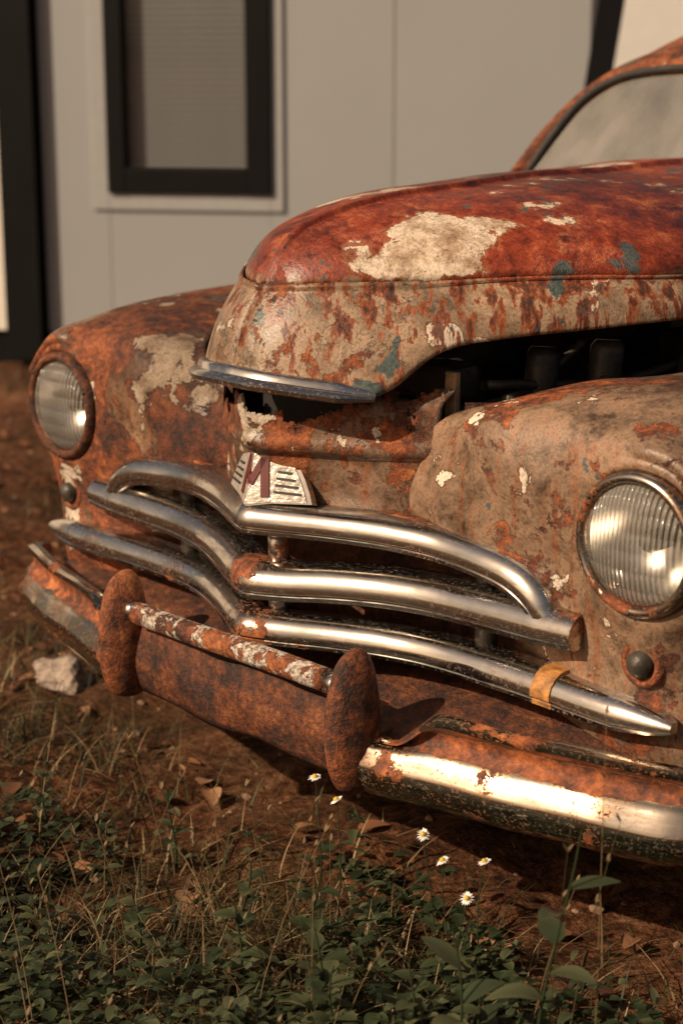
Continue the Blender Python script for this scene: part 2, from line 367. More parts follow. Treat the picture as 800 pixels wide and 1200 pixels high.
# ---------------------------------------------------------------- emblem
mWhite=simple('emblem_enamel',(.52,.47,.41),.3,.55,.3,70,.002); mRed=simple('emblem_red',(.10,.010,.009),.4); mEmB=simple('emblem_black',(.02,.018,.016),.4)
def esurf(x,z,o=0):
    x*=1.12; z=.613+(z-.592)*1.12
    return (x,-.118+.50*abs(x)-o+(z-.613)*.30,z+o*.3)
def eplate(nm,outline,o0,o1,mat):
    P=np.array(outline); xs_=np.unique(np.r_[np.linspace(P[:,0].min(),P[:,0].max(),33),0])
    def span(x):
        zz=[]
        for a,b in zip(P,np.roll(P,-1,0)):
            if (a[0]-x)*(b[0]-x)<=0 and a[0]!=b[0]: zz.append(a[1]+(b[1]-a[1])*(x-a[0])/(b[0]-a[0]))
        return (min(zz),max(zz)) if zz else None
    V=[];F=[]
    for x in xs_:
        s=span(x)
        if s is None: continue
        V+= [esurf(x,s[0],o0),esurf(x,s[0],o1),esurf(x,s[1],o1),esurf(x,s[1],o0)]
    n=len(V)//4
    for i in range(n-1):
        a=4*i;b=a+4; F+=[(a,b,b+1,a+1),(a+1,b+1,b+2,a+2),(a+2,b+2,b+3,a+3)]
    F+=[(0,1,2,3),(4*n-1,4*n-2,4*n-3,4*n-4)]
    return obj(nm,V,F,mat,car,False)
out=[(-.080,.601),(-.076,.611),(-.066,.630),(-.052,.651),(-.034,.666),(-.016,.674),(0,.677),(.016,.674),(.034,.666),(.052,.651),(.066,.630),(.076,.611),(.080,.601),(.03,.598),(0,.592),(-.03,.598)]
eplate('emblem_frame',[(x*1.08,.592+(z-.592)*1.07-.002) for x,z in out],-.008,.002,mChrome)
eplate('emblem_plate',out,-.004,.004,mWhite)
def stroke(nm,a,b,w,mat):
    a=np.array(a);b=np.array(b);d=(b-a)/np.linalg.norm(b-a);n=np.array([-d[1],d[0]])*w/2
    V=[]
    for o_ in (.0062,.003):
        for k in np.linspace(0,1,6):
            p=a+(b-a)*k
            for q in (p-n,p+n): V.append(esurf(q[0],q[1],o_))
    F=[(2*i,2*i+2,2*i+3,2*i+1) for i in range(5)]+[(2*i,2*i+12,2*i+14,2*i+2) for i in range(5)]+[(2*i+1,2*i+3,2*i+15,2*i+13) for i in range(5)]
    return obj(nm,V,F,mat,car,False)
for i,(a,b,w) in enumerate([((-.018,.604),(-.012,.657),.009),((-.012,.657),(.002,.620),.009),((.002,.620),(.015,.657),.009),((.015,.657),(.026,.604),.011)]): stroke('emblem_letter_%d'%i,a,b,w,mRed)
for i in range(4):
    z=.612+i*.009
    stroke('emblem_wing_%d'%i,(.036,z),(.072-i*.006,z-.001),.003,mEmB); stroke('emblem_wing_r%d'%i,(-.072+i*.006,z-.001),(-.036,z),.003,mEmB)
# ---------------------------------------------------------------- headlights
mRefl=M('reflector'); mRefl.set(Base_Color=(.74,.71,.67),Metallic=1.,Roughness=.28); mRefl=mRefl.m
def ribs(m):
    X,Y,Z=m.sep(m.co)
    s1=m.mth('ABSOLUTE',m.mth('SINE',m.mth('MULTIPLY',X,400)))
    s2=m.mth('ABSOLUTE',m.mth('SINE',m.mth('MULTIPLY',Z,120)))
    return m.bump(m.wsum((s1,1.),(s2,.5)),.004,1.)
mLens=glass_mat('fluted_lens',(.9,.89,.86),.07,.08,.30,ribs,(.62,.57,.50))
mBezL=rust_mat('bezel_rust',-.5,15.)
for sg,nm in ((1,'l'),(-1,'r')):
    c=(sg*.66,0,.66); ax=(0,-1,0)
    bez=mBezL if sg<0 else chrome_mat('headlight_bezel_'+nm,.54,.22,off=2.+sg,tint=(.42,.37,.32)) 
    revolve('headlight_bezel_'+nm,[(.099,-.022),(.100,.002),(.098,.010),(.094,.015),(.089,.016),(.0845,.013),(.0828,.005),(.082,-.01)],c,ax,bez,car)
    revolve('headlight_lens_'+nm,[(.083,.004),(.080,.010),(.070,.0165),(.054,.022),(.033,.026),(.012,.0275),(.0005,.028)],c,ax,mLens,car)
    revolve('headlight_reflector_'+nm,[(.082,.0),(.075,-.02),(.06,-.045),(.04,-.062),(.015,-.072),(.0005,-.073)],c,ax,mRefl,car)
    revolve('headlight_bulb_shield_'+nm,[(.0005,-.012),(.011,-.014),(.015,-.022),(.015,-.06)],c,ax,mIron,car,24)
    revolve('headlight_rim_'+nm,[(.0985,-.012),(.101,-.006),(.106,-.0045),(.111,-.006),(.113,-.012)],c,ax,mRustD if sg<0 else mRust,car)
    for t in (0.4,2.5,4.7): revolve('bezel_screw_%s_%d'%(nm,int(t*10)),[(.0005,.018),(.003,.0175),(.0035,.015),(.0035,.01)],(c[0]+.0915*math.cos(t),0,c[2]+.0915*math.sin(t)),ax,mIron,car,12)
    c2=(sg*.665,.012,.494)
    revolve('parking_lamp_base_'+nm,[(.036,-.012),(.034,.002),(.027,.006),(.022,.002)],c2,ax,mRust,car,32)
    revolve('parking_lamp_'+nm,[(.019,.0),(.018,.012),(.010,.018),(.0005,.020)],c2,ax,mIron,car,24)
# ---------------------------------------------------------------- bumper
def bplan(x):
    ax=abs(x)
    return float(np.interp(ax,[0,.25,.32,.43,.55,.66,.75,.80,.83,.85],[-.155,-.148,-.138,-.112,-.083,-.055,-.022,.005,.035,.08]))
def bumper_end(sg,nm):
    xs=np.r_[np.linspace(.27,.78,60),np.linspace(.785,.85,20)]
    P=np.array([(x,bplan(x),0) for x in xs]); P=crx(P[::3],70)
    T=np.gradient(P,axis=0); T/=np.linalg.norm(T,axis=1)[:,None]; N=np.cross(T,[0,0,1.])
    prof=[(-.030,.240),(-.008,.237),(.010,.244),(.022,.260),(.029,.279),(.0305,.288),(.028,.297),(.020,.308),(.017,.316),(.008,.327),(-.004,.336),(-.005,.350),(.001,.362),(.010,.369),(.009,.378),(-.004,.383),(-.018,.376),(-.022,.33)]
    G=[]
    for i,p in enumerate(P):
        x=p[0]; k=np.clip((x-.345)/.075,0,1); k=k*k*(3-2*k); e=np.clip((.85-x)/.10,0,1)**.5
        row=[]
        for d,z in prof:
            if z>.324: z=.324+(z-.324)*(.06+.94*k)
            zc=.305; z=zc+(z-zc)*(.45+.55*e)+.0015*math.sin(x*31+sg); 
            q=p+N[i]*d*(.5+.5*e); row.append((q[0]*sg,q[1],z))
        G.append(row)
    G=np.array(G); n,m=G.shape[:2]
    F=[(i*m+j,(i+1)*m+j,(i+1)*m+(j+1)%m,i*m+(j+1)%m) for i in range(n-1) for j in range(m)]
    if sg<0: F=[f[::-1] for f in F]
    F+=[tuple(range(m)),tuple((n-1)*m+j for j in range(m))[::-1]]
    o=obj(nm,G.reshape(-1,3),F,mBump,car); e=o.modifiers.new('e','EDGE_SPLIT'); e.split_angle=math.radians(60)
bumper_end(1,'bumper_end_l'); bumper_end(-1,'bumper_end_r')
G=np.zeros((9,41,3))
for i,k in enumerate(np.linspace(0,1,9)):
    for j,x in enumerate(np.linspace(-.27,.27,41)):
        G[i,j]=(x,bplan(x)+.010-.012*math.sin(k*math.pi)+.002*math.sin(x*40+k*5),.250+.112*k+.004*math.sin(x*23))
grid('bumper_centre_plate',G,rust_mat('plate_rust',-.5,12.),car,solid=.006)
tb=[(x,-.157,.394+.002*math.sin(x*9)) for x in np.linspace(-.235,.225,24)]
tube('bumper_tube',tb,.0185,rust_mat('tube_flaking_paint',-.1,3.3,.055),car,20)
tube('bumper_tube_tip_r',[(-.268,-.157,.394),(-.235,-.157,.394)],.0150,mChrome,car,20); tube('bumper_tube_tip_l',[(.225,-.157,.394),(.262,-.157,.394)],.0165,mChrome,car,20)
def guard(sg,nm):
    H=[(.236,.006,.008),(.240,.018,.024),(.252,.027,.040),(.29,.033,.054),(.34,.034,.058),(.38,.0315,.055),(.41,.0275,.048),(.432,.022,.040),(.446,.015,.028),(.454,.008,.015),(.456,.001,.002)]
    H=cr(np.array(H),44); G=[]
    for z,w,d in H:
        row=[]
        for t in np.linspace(0,2*math.pi,40,endpoint=False):
            ct=math.cos(t); sx=math.sin(t)
            y=-d*abs(sx)**1.2 if sx>0 else .6*d*abs(sx)
            row.append((sg*.278+w*ct,-.146+y,z))
        G.append(row)
    grid(nm,np.array(G),mGuard,car,closed1=True)
guard(1,'bumper_guard_l'); guard(-1,'bumper_guard_r')
# ---------------------------------------------------------------- engine bay
box('firewall',(0,1.12,.70),(1.15,.02,.6),mIron,car)
box('radiator',(0,.12,.60),(.42,.05,.34),mBlack,car)
for sg in (1,-1):
    P=crx(np.array([(.24,.08),(.30,.14),(.37,.25),(.44,.4),(.50,.7),(.54,1.1)]),30)
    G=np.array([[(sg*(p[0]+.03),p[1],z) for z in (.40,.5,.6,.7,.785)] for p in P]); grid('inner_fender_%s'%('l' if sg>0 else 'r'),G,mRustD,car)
box('engine_block',(0,.62,.62),(.24,.62,.30),mIron,car,bev=.02)
box('valve_cover',(0,.60,.80),(.15,.50,.07),mIron,car,bev=.02)
revolve('air_filter',[(.001,.07),(.08,.07),(.10,.055),(.10,0),(.06,-.02),(.05,-.07)],(.16,.44,.84),(0,0,1),mIron,car,40)
tube('radiator_hose',crx([(.1,.15,.77),(.16,.20,.84),(.12,.34,.82)],16),.028,mRubber,car)
box('radiator_cap_tank',(.10,.13,.80),(.26,.07,.06),mIron,car,bev=.015)
for i,(a,b) in enumerate([((.28,.16,.78),(.20,.6,.86)),((.36,.30,.80),(.15,.45,.88)),((.25,.15,.80),(.40,.6,.84)),((.22,.12,.76),(.30,.32,.86))]):
    a=np.array(a);b=np.array(b); tube('cable_%d'%i,crx([a,(a+b)/2+np.array([0,0,-.03]),b],16),.008,mIron,car,8)
for i,(x,y,z) in enumerate([(.33,.33,.81),(.27,.25,.80),(.39,.48,.82)]): revolve('coil_%d'%i,[(.001,.05),(.02,.05),(.026,.04),(.026,-.04),(.02,-.08)],(x,y,z),(.1,0,1),mIron,car,20)
box('hood_bracket',(.235,.09,.775),(.022,.012,.10),simple('bracket_paint',(.42,.25,.13),.8,0,.5,60,.004),car,bev=.002)
box('battery',(.34,.66,.76),(.16,.22,.17),mIron,car,bev=.01)
box('front_crossmember',(0,.10,.27),(1.2,.08,.08),mBlack,car)
box('chassis_floor',(0,2.2,.30),(1.3,3.0,.05),mBlack,car)
for sg in(1,-1): box('bumper_bracket_%s'%('l' if sg>0 else 'r'),(sg*.28,-.03,.30),(.04,.22,.05),mRustD,car)
# ---------------------------------------------------------------- cab and rear body
W=np.array([(.60,1.20,1.035),(.575,1.26,1.12),(.54,1.31,1.19),(.47,1.335,1.235),(.35,1.315,1.255),(.18,1.29,1.263),(0,1.28,1.265)])
O1=np.array([(.635,1.18,1.035),(.610,1.25,1.12),(.568,1.33,1.205),(.495,1.38,1.262),(.37,1.38,1.295),(.19,1.37,1.31),(0,1.36,1.315)])
O15=np.array([(.66,1.32,1.035),(.645,1.36,1.13),(.60,1.45,1.225),(.52,1.50,1.285),(.38,1.52,1.325),(.19,1.52,1.345),(0,1.52,1.35)])
O2=np.array([(.72,1.7,1.03),(.70,1.7,1.15),(.645,1.75,1.27),(.55,1.8,1.35),(.40,1.8,1.395),(.2,1.8,1.415),(0,1.8,1.42)])
O3=np.array([(.74,2.5,1.0),(.72,2.5,1.16),(.66,2.5,1.31),(.56,2.5,1.40),(.40,2.5,1.44),(.2,2.5,1.46),(0,2.5,1.465)])
O4=np.array([(.70,3.3,.98),(.66,3.3,1.06),(.58,3.3,1.16),(.48,3.3,1.22),(.34,3.3,1.26),(.17,3.3,1.28),(0,3.3,1.285)])
O5=np.array([(.60,4.1,.60),(.55,4.1,.68),(.48,4.1,.75),(.40,4.1,.79),(.28,4.1,.81),(.14,4.1,.82),(0,4.1,.82)])
S=[W,O1,O15,O2,O3,O4,O5]
S=[np.vstack([s,mir(s)[::-1][1:]]) for s in S]
S=np.array([cr(s,73) for s in S]); G=np.stack([cr(S[:,j],50) for j in range(73)],1)
grid('cab_shell',G,mCab,car,solid=.02,off=-1)
Wd=cr(np.vstack([W,mir(W)[::-1][1:]]),73)
tube('windshield_seal',Wd+np.array([0,-.004,0]),.007,mRubber,car,10)
G=np.array([[Wd[i]*(1-k)+np.array([Wd[i][0],1.19-.02*(1-abs(Wd[i][0])/.6),1.035])*k for k in np.linspace(0,1,8)] for i in range(73)]); G[...,1]+=.012
mWS=glass_mat('dusty_windshield',(.75,.76,.74),.14,.05,.45,None,(.52,.48,.42))
grid('windshield_glass',G,mWS,car)
tube('windshield_divider',[(0,1.165,1.035),(0,1.285,1.268)],.012,mRust,car,10)
G=np.array([[(x*w,y,z-.05*abs(x)**2.5) for x in np.linspace(-1,1,31)] for y,z,w in [(1.16,1.078,.60),(1.19,1.072,.62),(1.22,1.045,.64),(1.24,1.02,.64)]])
grid('cowl',G,mCab,car,flip=True)
tube('steering_wheel',[(.32+.2*math.cos(t),1.62+.06*math.sin(t),1.0+.17*math.sin(t)) for t in np.linspace(0,2*math.pi,40)],.011,mBlack,car,8)
for sg,k in((1,'l'),(-1,'r')): box('front_seat_'+k,(sg*.32,2.15,.80),(.55,.16,.55),simple('seat_cloth'+k,(.05,.04,.033),.9),car,bev=.05)
for sg,k in((1,'l'),(-1,'r')):
    rowsB=[]
    for y,xo,zt in [(1.14,.62,.955),(1.3,.66,1.035),(1.7,.72,1.03),(2.5,.74,1.0),(3.3,.70,.98),(3.9,.62,.75),(4.15,.5,.6)]:
        rowsB.append([(sg*xo,y,zt),(sg*(xo+.08),y,zt-.08),(sg*(xo+.14),y,zt-.2),(sg*(xo+.15),y,max(.4,zt-.4)),(sg*(xo+.12),y,.32)])
    Rb=np.array([cr(r,20) for r in np.array(rowsB)]); G=np.stack([cr(Rb[:,j],40) for j in range(20)],1)
    grid('body_side_'+k,G,mCab,car,flip=(sg>0),solid=.01)
    P=[(sg*.745,1.66,1.06),(sg*.75,2.45,1.06),(sg*.71,2.40,1.27),(sg*.70,1.84,1.24)]
    o=obj('side_window_'+k,P,[(0,1,2,3)],mBlack,car,False)
    for yy,wn in ((.66,'front'),(3.15,'rear')):
        revolve('%s_wheel_%s'%(wn,k),[(.12,.06),(.17,.07),(.19,.04),(.24,.07),(.29,.075),(.315,.05),(.32,0),(.315,-.05),(.29,-.075),(.1,-.07)],(sg*.72,yy,.29),(sg,0,0),mRubber,car,48)
        revolve('%s_hub_%s'%(wn,k),[(.001,.07),(.06,.065),(.10,.045),(.175,.05),(.185,.065)],(sg*.72,yy,.29),(sg,0,0),mRust,car,32)
# ---------------------------------------------------------------- ground
def gh(x,y):
    return (.018*np.sin(x*2.1+.6)*np.sin(y*1.7)+.012*np.sin(x*5.3+y*3.1)+.008*np.sin(x*11-y*9+1))*1.0
gx=np.sort(np.r_[-300,-120,-60,-30,np.linspace(-14,-3.3,40),np.linspace(-3.2,2.6,320),np.linspace(2.7,14,30),30,60,120,300])
gy=np.sort(np.r_[-300,-120,-60,-30,np.linspace(-14,-2.2,30),np.linspace(-2.1,3.2,290),np.linspace(3.3,14,40),30,60,120,300])
XX,YY=np.meshgrid(gx,gy,indexing='ij')
lump=np.zeros_like(XX)
for _ in range(3600):
    cx0,cy0=rng.uniform(-3.2,2.2),rng.uniform(-1.8,2.8); r=rng.uniform(.016,.055); hgt=r*rng.uniform(.15,.65)
    i0,i1=np.searchsorted(gx,[cx0-3*r,cx0+3*r]); j0,j1=np.searchsorted(gy,[cy0-3*r,cy0+3*r])
    lump[i0:i1,j0:j1]+=hgt*np.exp(-(((XX[i0:i1,j0:j1]-cx0)**2+(YY[i0:i1,j0:j1]-cy0)**2)/r**2))
ZZ=gh(XX,YY)+lump*.6
ZZ[(abs(XX)>14)|(abs(YY)>14)]=0
mg=M('dirt'); v=mg.warp(mg.co,3,.15)
a=mg.noise(v,2.2,6,.65); b=mg.noise(mg.co,32,7,.78); c_=mg.noise(mg.co,120,3,.8); 
col=mg.ramp(mg.wsum((a,.35),(b,.65)),[(.38,(.020,.009,.006)),(.45,(.10,.038,.018)),(.52,(.23,.095,.042)),(.60,(.40,.20,.11)),(.7,(.52,.35,.23))])
grs=mg.sm(mg.noise(v,1.4,5,.65),.48,.60); col=mg.mix(mg.mth('MULTIPLY',grs,.4),col,(.035,.030,.013))
col=mg.mix(1.,col,mg.ramp(c_,[(.3,(.35,.33,.30)),(.6,(1.25,1.2,1.15))]),'MULTIPLY')
mg.set(Base_Color=col,Roughness=.95,Normal=mg.bump(mg.wsum((b,1.),(c_,.5)),.045)); mg.b.inputs['Specular IOR Level'].default_value=.15
grid('ground',np.stack([XX,YY,ZZ],-1),mg.m,None)
def gz(x,y): return float(gh(np.array(x),np.array(y)))
def attr_mat(name,stops,rough=.6,trans=.3):
    m=M(name); a=m.new('ShaderNodeAttribute'); a.attribute_name='rnd'
    c=m.ramp(a.outputs['Fac'],stops)
    m.set(Base_Color=c,Roughness=rough); m.b.inputs['Specular IOR Level'].default_value=.3
    tl=m.new('ShaderNodeBsdfTranslucent'); m.put(tl.inputs[0],c); mx=m.new('ShaderNodeMixShader'); mx.inputs[0].default_value=trans
    m.t.links.new(m.b.outputs[0],mx.inputs[1]); m.t.links.new(tl.outputs[0],mx.inputs[2]); m.t.links.new(mx.outputs[0],m.out.inputs[0])
    return m.m
class Soup:
    def __init__(s): s.V=[];s.F=[];s.R=[]
    def blade(s,p,ang,h,w,lean,r,seg=4,curl=1.6):
        d=np.array([math.cos(ang),math.sin(ang),0]); sd=np.array([-d[1],d[0],0]); b=len(s.V)
        for i in range(seg+1):
            k=i/seg; q=p+d*lean*h*k**curl+np.array([0,0,1])*h*(k-.35*lean*k*k); ww=w*(1-k**1.5)+.0002
            s.V+= [q-sd*ww,q+sd*ww]; s.R+=[r,r]
        for i in range(seg): a=b+2*i; s.F.append((a,a+1,a+3,a+2))
    def leaf(s,p,dirv,L,w,r,droop=.3,fold=.2,up=(0,0,1),lob=0):
        d=np.array(dirv,float); d/=np.linalg.norm(d); sd=np.cross(d,up); sd/=np.linalg.norm(sd)+1e-9; nn=np.cross(sd,d); b=len(s.V); seg=7
        for i in range(seg+1):
            k=i/seg; ww=w*math.sin(math.pi*min(1,(k**.8*.94+.04)))**.8*(1+lob*math.sin(k*20)); q=np.array(p)+d*L*k-np.array([0,0,1])*droop*L*k*k
            s.V+=[q-sd*ww+nn*fold*ww,q,q+sd*ww+nn*fold*ww]; s.R+=[r,r*.75,r*.95]
        for i in range(seg):
            a=b+3*i; s.F+=[(a,a+1,a+4,a+3),(a+1,a+2,a+5,a+4)]
    def stem(s,P,r0,r1,rc,n=5):
        P=np.array(P,float);k=len(P);b=len(s.V)
        for i in range(k):
            r=r0+(r1-r0)*i/(k-1)
            for t in range(n):
                a=2*math.pi*t/n; s.V.append(P[i]+np.array([math.cos(a)*r,math.sin(a)*r,0])); s.R.append(rc)
        for i in range(k-1):
            for t in range(n): s.F.append((b+i*n+t,b+i*n+(t+1)%n,b+(i+1)*n+(t+1)%n,b+(i+1)*n+t))
    def make(s,name,mat,parent=None):
        o=obj(name,s.V,s.F,mat,parent,True); at=o.data.attributes.new('rnd','FLOAT','POINT'); at.data.foreach_set('value',np.array(s.R,dtype=np.float32)); return o
gst=[(.0,(.016,.020,.008)),(.35,(.040,.044,.017)),(.6,(.085,.070,.030)),(.8,(.22,.14,.065)),(1.,(.38,.27,.15))]
mGrass=attr_mat('grass_blades',gst,.6,.25); mWeed=attr_mat('weed_leaves',[(0,(.014,.022,.010)),(.5,(.044,.058,.026)),(1,(.14,.14,.07))],.5,.3)
g=Soup()
tuft=[(rng.uniform(-1.1,1.5),rng.uniform(-1.1,.10),rng.uniform(.03,.12)) for _ in range(90)]+[(rng.uniform(-.1,1.4),rng.uniform(-.9,-.2),rng.uniform(.04,.13)) for _ in range(150)]+[(rng.uniform(-5,2.5),rng.uniform(-1.5,5),rng.uniform(.05,.18)) for _ in range(110)]
tuft=[t for t in tuft if not(abs(t[0])<.8 and t[1]>.0)]
for (tx,ty,tr) in tuft:
    dry=rng.random()*.4
    for _ in range(int(900*tr**1.1*rng.uniform(.5,1.3))):
        x,y=tx+rng.normal(0,tr),ty+rng.normal(0,tr)
        g.blade(np.array([x,y,gz(x,y)-.004]),rng.uniform(0,6.28),rng.uniform(.03,.12),rng.uniform(.0007,.0022),rng.uniform(.3,1.8),float(np.clip(rng.beta(2,2.4)+dry-.10,0,1)))
for _ in range(5000):
    x,y=rng.uniform(-3,1.5),rng.uniform(-1.3,2.5)
    g.blade(np.array([x,y,gz(x,y)-.004]),rng.uniform(0,6.28),rng.uniform(.02,.09),rng.uniform(.0006,.0018),rng.uniform(.5,2.),float(rng.uniform(.3,1)))
g.make('grass',mGrass)
s=Soup()
for _ in range(4200):
    x,y=rng.uniform(-.7,1.5),rng.uniform(-1.1,-.02)
    if .45*math.sin(x*6+.6)*math.sin(y*7+1)+.8*(x-.12)-1.1*(y+.38)+rng.normal(0,.22)<.05: continue
    z=gz(x,y); hh=rng.uniform(.015,.12)
    for j in range(rng.integers(4,9)):
        a=rng.uniform(0,6.28); 
        s.leaf((x+rng.normal(0,.008),y+rng.normal(0,.008),z+hh*rng.uniform(.3,1)),(math.cos(a),math.sin(a),rng.uniform(-.1,.8)),rng.uniform(.012,.036),rng.uniform(.004,.011),rng.uniform(.05,.95),rng.uniform(.1,.5),.3)
s.make('ground_cover_plants',mWeed)
def weed(x,y,h,nl,L,w,seed,lean=(0,0)):
    r=np.random.default_rng(seed); s=Soup(); z=gz(x,y)
    P=[np.array([x+lean[0]*k**1.5+.01*math.sin(k*5+seed),y+lean[1]*k**1.5,z+h*k]) for k in np.linspace(0,1,12)]
    s.stem(P,.0028,.0012,.4)
    for i in range(nl):
        k=.15+.85*i/nl; p=P[int(k*11)]; a=i*2.4+seed; el=r.uniform(.2,.9)
        s.leaf(p,(math.cos(a),math.sin(a),el),L*(1.15-.5*k)*r.uniform(.8,1.15),w*(1.1-.4*k),r.uniform(.4,1.),r.uniform(.1,.5),.25)
    return s
i=0
for (x,y,h,nl,L,w,lean) in [(.80,-.34,.42,8,.085,.020,(.03,.02)),(.72,-.38,.26,6,.08,.022,(-.03,0)),(.45,-.38,.16,8,.06,.018,(0,0)),(.28,-.38,.14,8,.055,.018,(.01,0)),(.52,-.42,.15,9,.06,.02,(0,.01)),
   (-.35,-.28,.14,7,.045,.012,(.01,0)),(1.0,-.25,.16,7,.06,.02,(0,0)),(1.0,-.42,.12,8,.06,.02,(0,0)),(.62,-.45,.12,8,.06,.02,(0,0)),(.10,-.42,.12,8,.05,.017,(0,0)),(-.1,-.2,.14,7,.045,.012,(0,0)),(.9,-.12,.13,7,.05,.016,(0,0)),(.36,-.30,.18,8,.05,.015,(0,0)),(.20,-.30,.16,8,.045,.014,(.01,0)),(.66,-.30,.17,8,.05,.015,(0,0)),(.58,-.34,.16,8,.05,.015,(.01,0))]:
    weed(x,y,h,nl,L,w,i+3,lean).make('weed_plant' if i==0 else 'weed_plant.%03d'%i,mWeed); i+=1
s=Soup()
stalks=[(rng.uniform(-.9,1.2),rng.uniform(-.9,-.22),rng.uniform(.10,.30)) for _ in range(90)]+[(.84,-.28,.52),(.78,-.30,.46),(.76,-.24,.42)]
for x,y,h in stalks:
    z=gz(x,y); lx,ly=rng.normal(0,.06,2)
    P=[np.array([x+lx*k**1.6,y+ly*k**1.6,z+h*k]) for k in np.linspace(0,1,8)]; s.stem(P,.0011,.0005,rng.uniform(.5,.95),4)
    for j in range(5):
        a=rng.uniform(0,6.28); s.leaf(P[7-j//2],(math.cos(a),math.sin(a),1.2),.012,.002,.9,0,.2)
s.make('dry_stalks',mGrass)
mPet=simple('petal_white',(.78,.76,.72),.6); mYel=simple('daisy_center',(.55,.36,.04),.6)
for i,(x,y,h) in enumerate([(.30,-.25,.29),(.46,-.18,.22),(.52,-.20,.21),(.55,-.16,.21),(.56,-.22,.19),(1.02,-.36,.08),(.33,-.24,.26)]):
    par=empty('daisy_flower' if i==0 else 'daisy_flower.%03d'%i); z=gz(x,y); s=Soup()
    P=[np.array([x+.015*math.sin(k*3+i),y,z+h*k]) for k in np.linspace(0,1,9)]; s.stem(P,.0012,.0008,.4); 
    for j in range(5): s.leaf(P[1+j],(math.cos(j*2.2+i),math.sin(j*2.2+i),.8),.025,.004,.5)
    s.make('stem_%d'%i,mWeed,par); q=P[-1]; s=Soup()
    tx_,ty_=.5*math.sin(i*1.9),-.5+.3*math.cos(i*2.3)
    for j in range(16):
        a=2*math.pi*j/16; s.leaf(q,(math.cos(a),math.sin(a),.15-(tx_*math.cos(a)+ty_*math.sin(a))),.0100*rng.uniform(.85,1.1),.0018,.5,rng.uniform(0,.2),.1)
    s.make('petals_%d'%i,mPet,par); revolve('center_%d'%i,[(.0005,.005),(.003,.0045),(.004,.001),(.004,-.001)],q,(tx_,ty_,1),mYel,par,12)
V=[];F=[]
bm=bmesh.new(); bmesh.ops.create_icosphere(bm,subdivisions=1,radius=1); iv=[v.co.copy() for v in bm.verts]; jf=[[v.index for v in f.verts] for f in bm.faces]; bm.free()
for _ in range(3400):
    x,y=(rng.uniform(-4,2),rng.uniform(-1.5,3.5)); r=rng.uniform(.003,.011)*(1 if rng.random()<.95 else 2); b=len(V); sc3=rng.uniform(.6,1.3,3)
    for v_ in iv: V.append((x+v_.x*r*sc3[0]*rng.uniform(.8,1.2),y+v_.y*r*sc3[1],gz(x,y)+v_.z*r*sc3[2]*.7+r*.2))
    F+=[tuple(b+k for k in f) for f in jf]
obj('gravel',V,F,simple('pebble',(.22,.125,.075),.9,0,.6,8),None,False)
s=Soup()
for _ in range(700):
    x,y=rng.uniform(-3.5,1.5),rng.uniform(-1.3,2.5); a=rng.uniform(0,6.28); s.leaf((x,y,gz(x,y)+.014),(math.cos(a),math.sin(a),rng.uniform(-.1,.3)),rng.uniform(.025,.06),rng.uniform(.008,.020),rng.uniform(.0,1),.15,rng.uniform(.2,.8))
s.make('fallen_leaves',attr_mat('dead_leaf',[(0,(.06,.025,.012)),(.5,(.22,.09,.04)),(1,(.42,.23,.12))],.8,.15))
bm=bmesh.new(); bmesh.ops.create_icosphere(bm,subdivisions=3,radius=1)
for v_ in bm.verts:
    c0=v_.co; k=1+.18*math.sin(c0.x*4+1)*math.sin(c0.y*5)+.1*math.sin(c0.z*7+c0.x*3); v_.co=Vector((c0.x*.07*k,c0.y*.055*k,c0.z*.045*k))
me=D.meshes.new('rock'); bm.to_mesh(me); bm.free(); me.materials.append(simple('pale_stone',(.30,.23,.18),.9,0,.5,25,.015))
o=D.objects.new('rock',me); sc.collection.objects.link(o); o.location=(-.93,.15,.02)
# ---------------------------------------------------------------- house
house=empty('white_panel_house')
mWall=M('wall_panel'); nn=mWall.noise(mWall.co,1.2,5,.6)
mWall.set(Base_Color=mWall.mix(nn,(.26,.262,.262),(.31,.312,.310)),Roughness=.6); mWall=mWall.m
mTrimW=simple('window_surround',(.315,.315,.312),.5,0,.05); mDark=simple('dark_trim',(.005,.005,.005),.5,0,.2,5); mBlind=simple('blind_slats',(.33,.33,.33),.5,0,.08,4)
mDark.node_tree.nodes['Principled BSDF'].inputs['Specular IOR Level'].default_value=.15
WA=math.radians(-10); ang=YAW+WA
WO=(-1.23,7.45)
def WP(u,out,z):
    lat=WO[0]+u*math.cos(WA)+out*math.sin(WA)*1.0; fwd=WO[1]+u*math.sin(WA)-out*math.cos(WA); return LF(lat,fwd,z)
def wbox(nm,u0,u1,o0,o1,z0,z1,mat,bev=.003):
    c=WP((u0+u1)/2,(o0+o1)/2,(z0+z1)/2); return box(nm,c,(u1-u0,abs(o1-o0),z1-z0),mat,house,rz=ang,bev=bev)
w0,w1,wz0,wz1=.285,.965,.745,2.15
wbox('wall_panel_1',.0,w0,-.12,0,.16,2.9,mWall); wbox('wall_under_window',w0+.0,w1,-.12,-.001,.16,wz0,mWall); wbox('wall_over_window',w0,w1,-.12,-.001,wz1,2.9,mWall)
wbox('wall_panel_2',w1,1.46,-.12,0,.16,2.9,mWall); wbox('wall_panel_3',1.463,2.22,-.12,.0,.16,2.9,mWall)
wbox('surround_l',w0-.07,w0,.001,.012,wz0-.07,wz1+.07,mTrimW); wbox('surround_r',w1,w1+.05,.001,.012,wz0-.07,wz1+.07,mTrimW)
wbox('surround_b',w0,w1,.001,.012,wz0-.07,wz0-.001,mTrimW); wbox('surround_t',w0,w1,.001,.012,wz1,wz1+.07,mTrimW)
wbox('frame_l',w0,w0+.075,-.07,.030,wz0,wz1,mDark); wbox('frame_r',w1-.10,w1,-.07,.030,wz0,wz1,mDark)
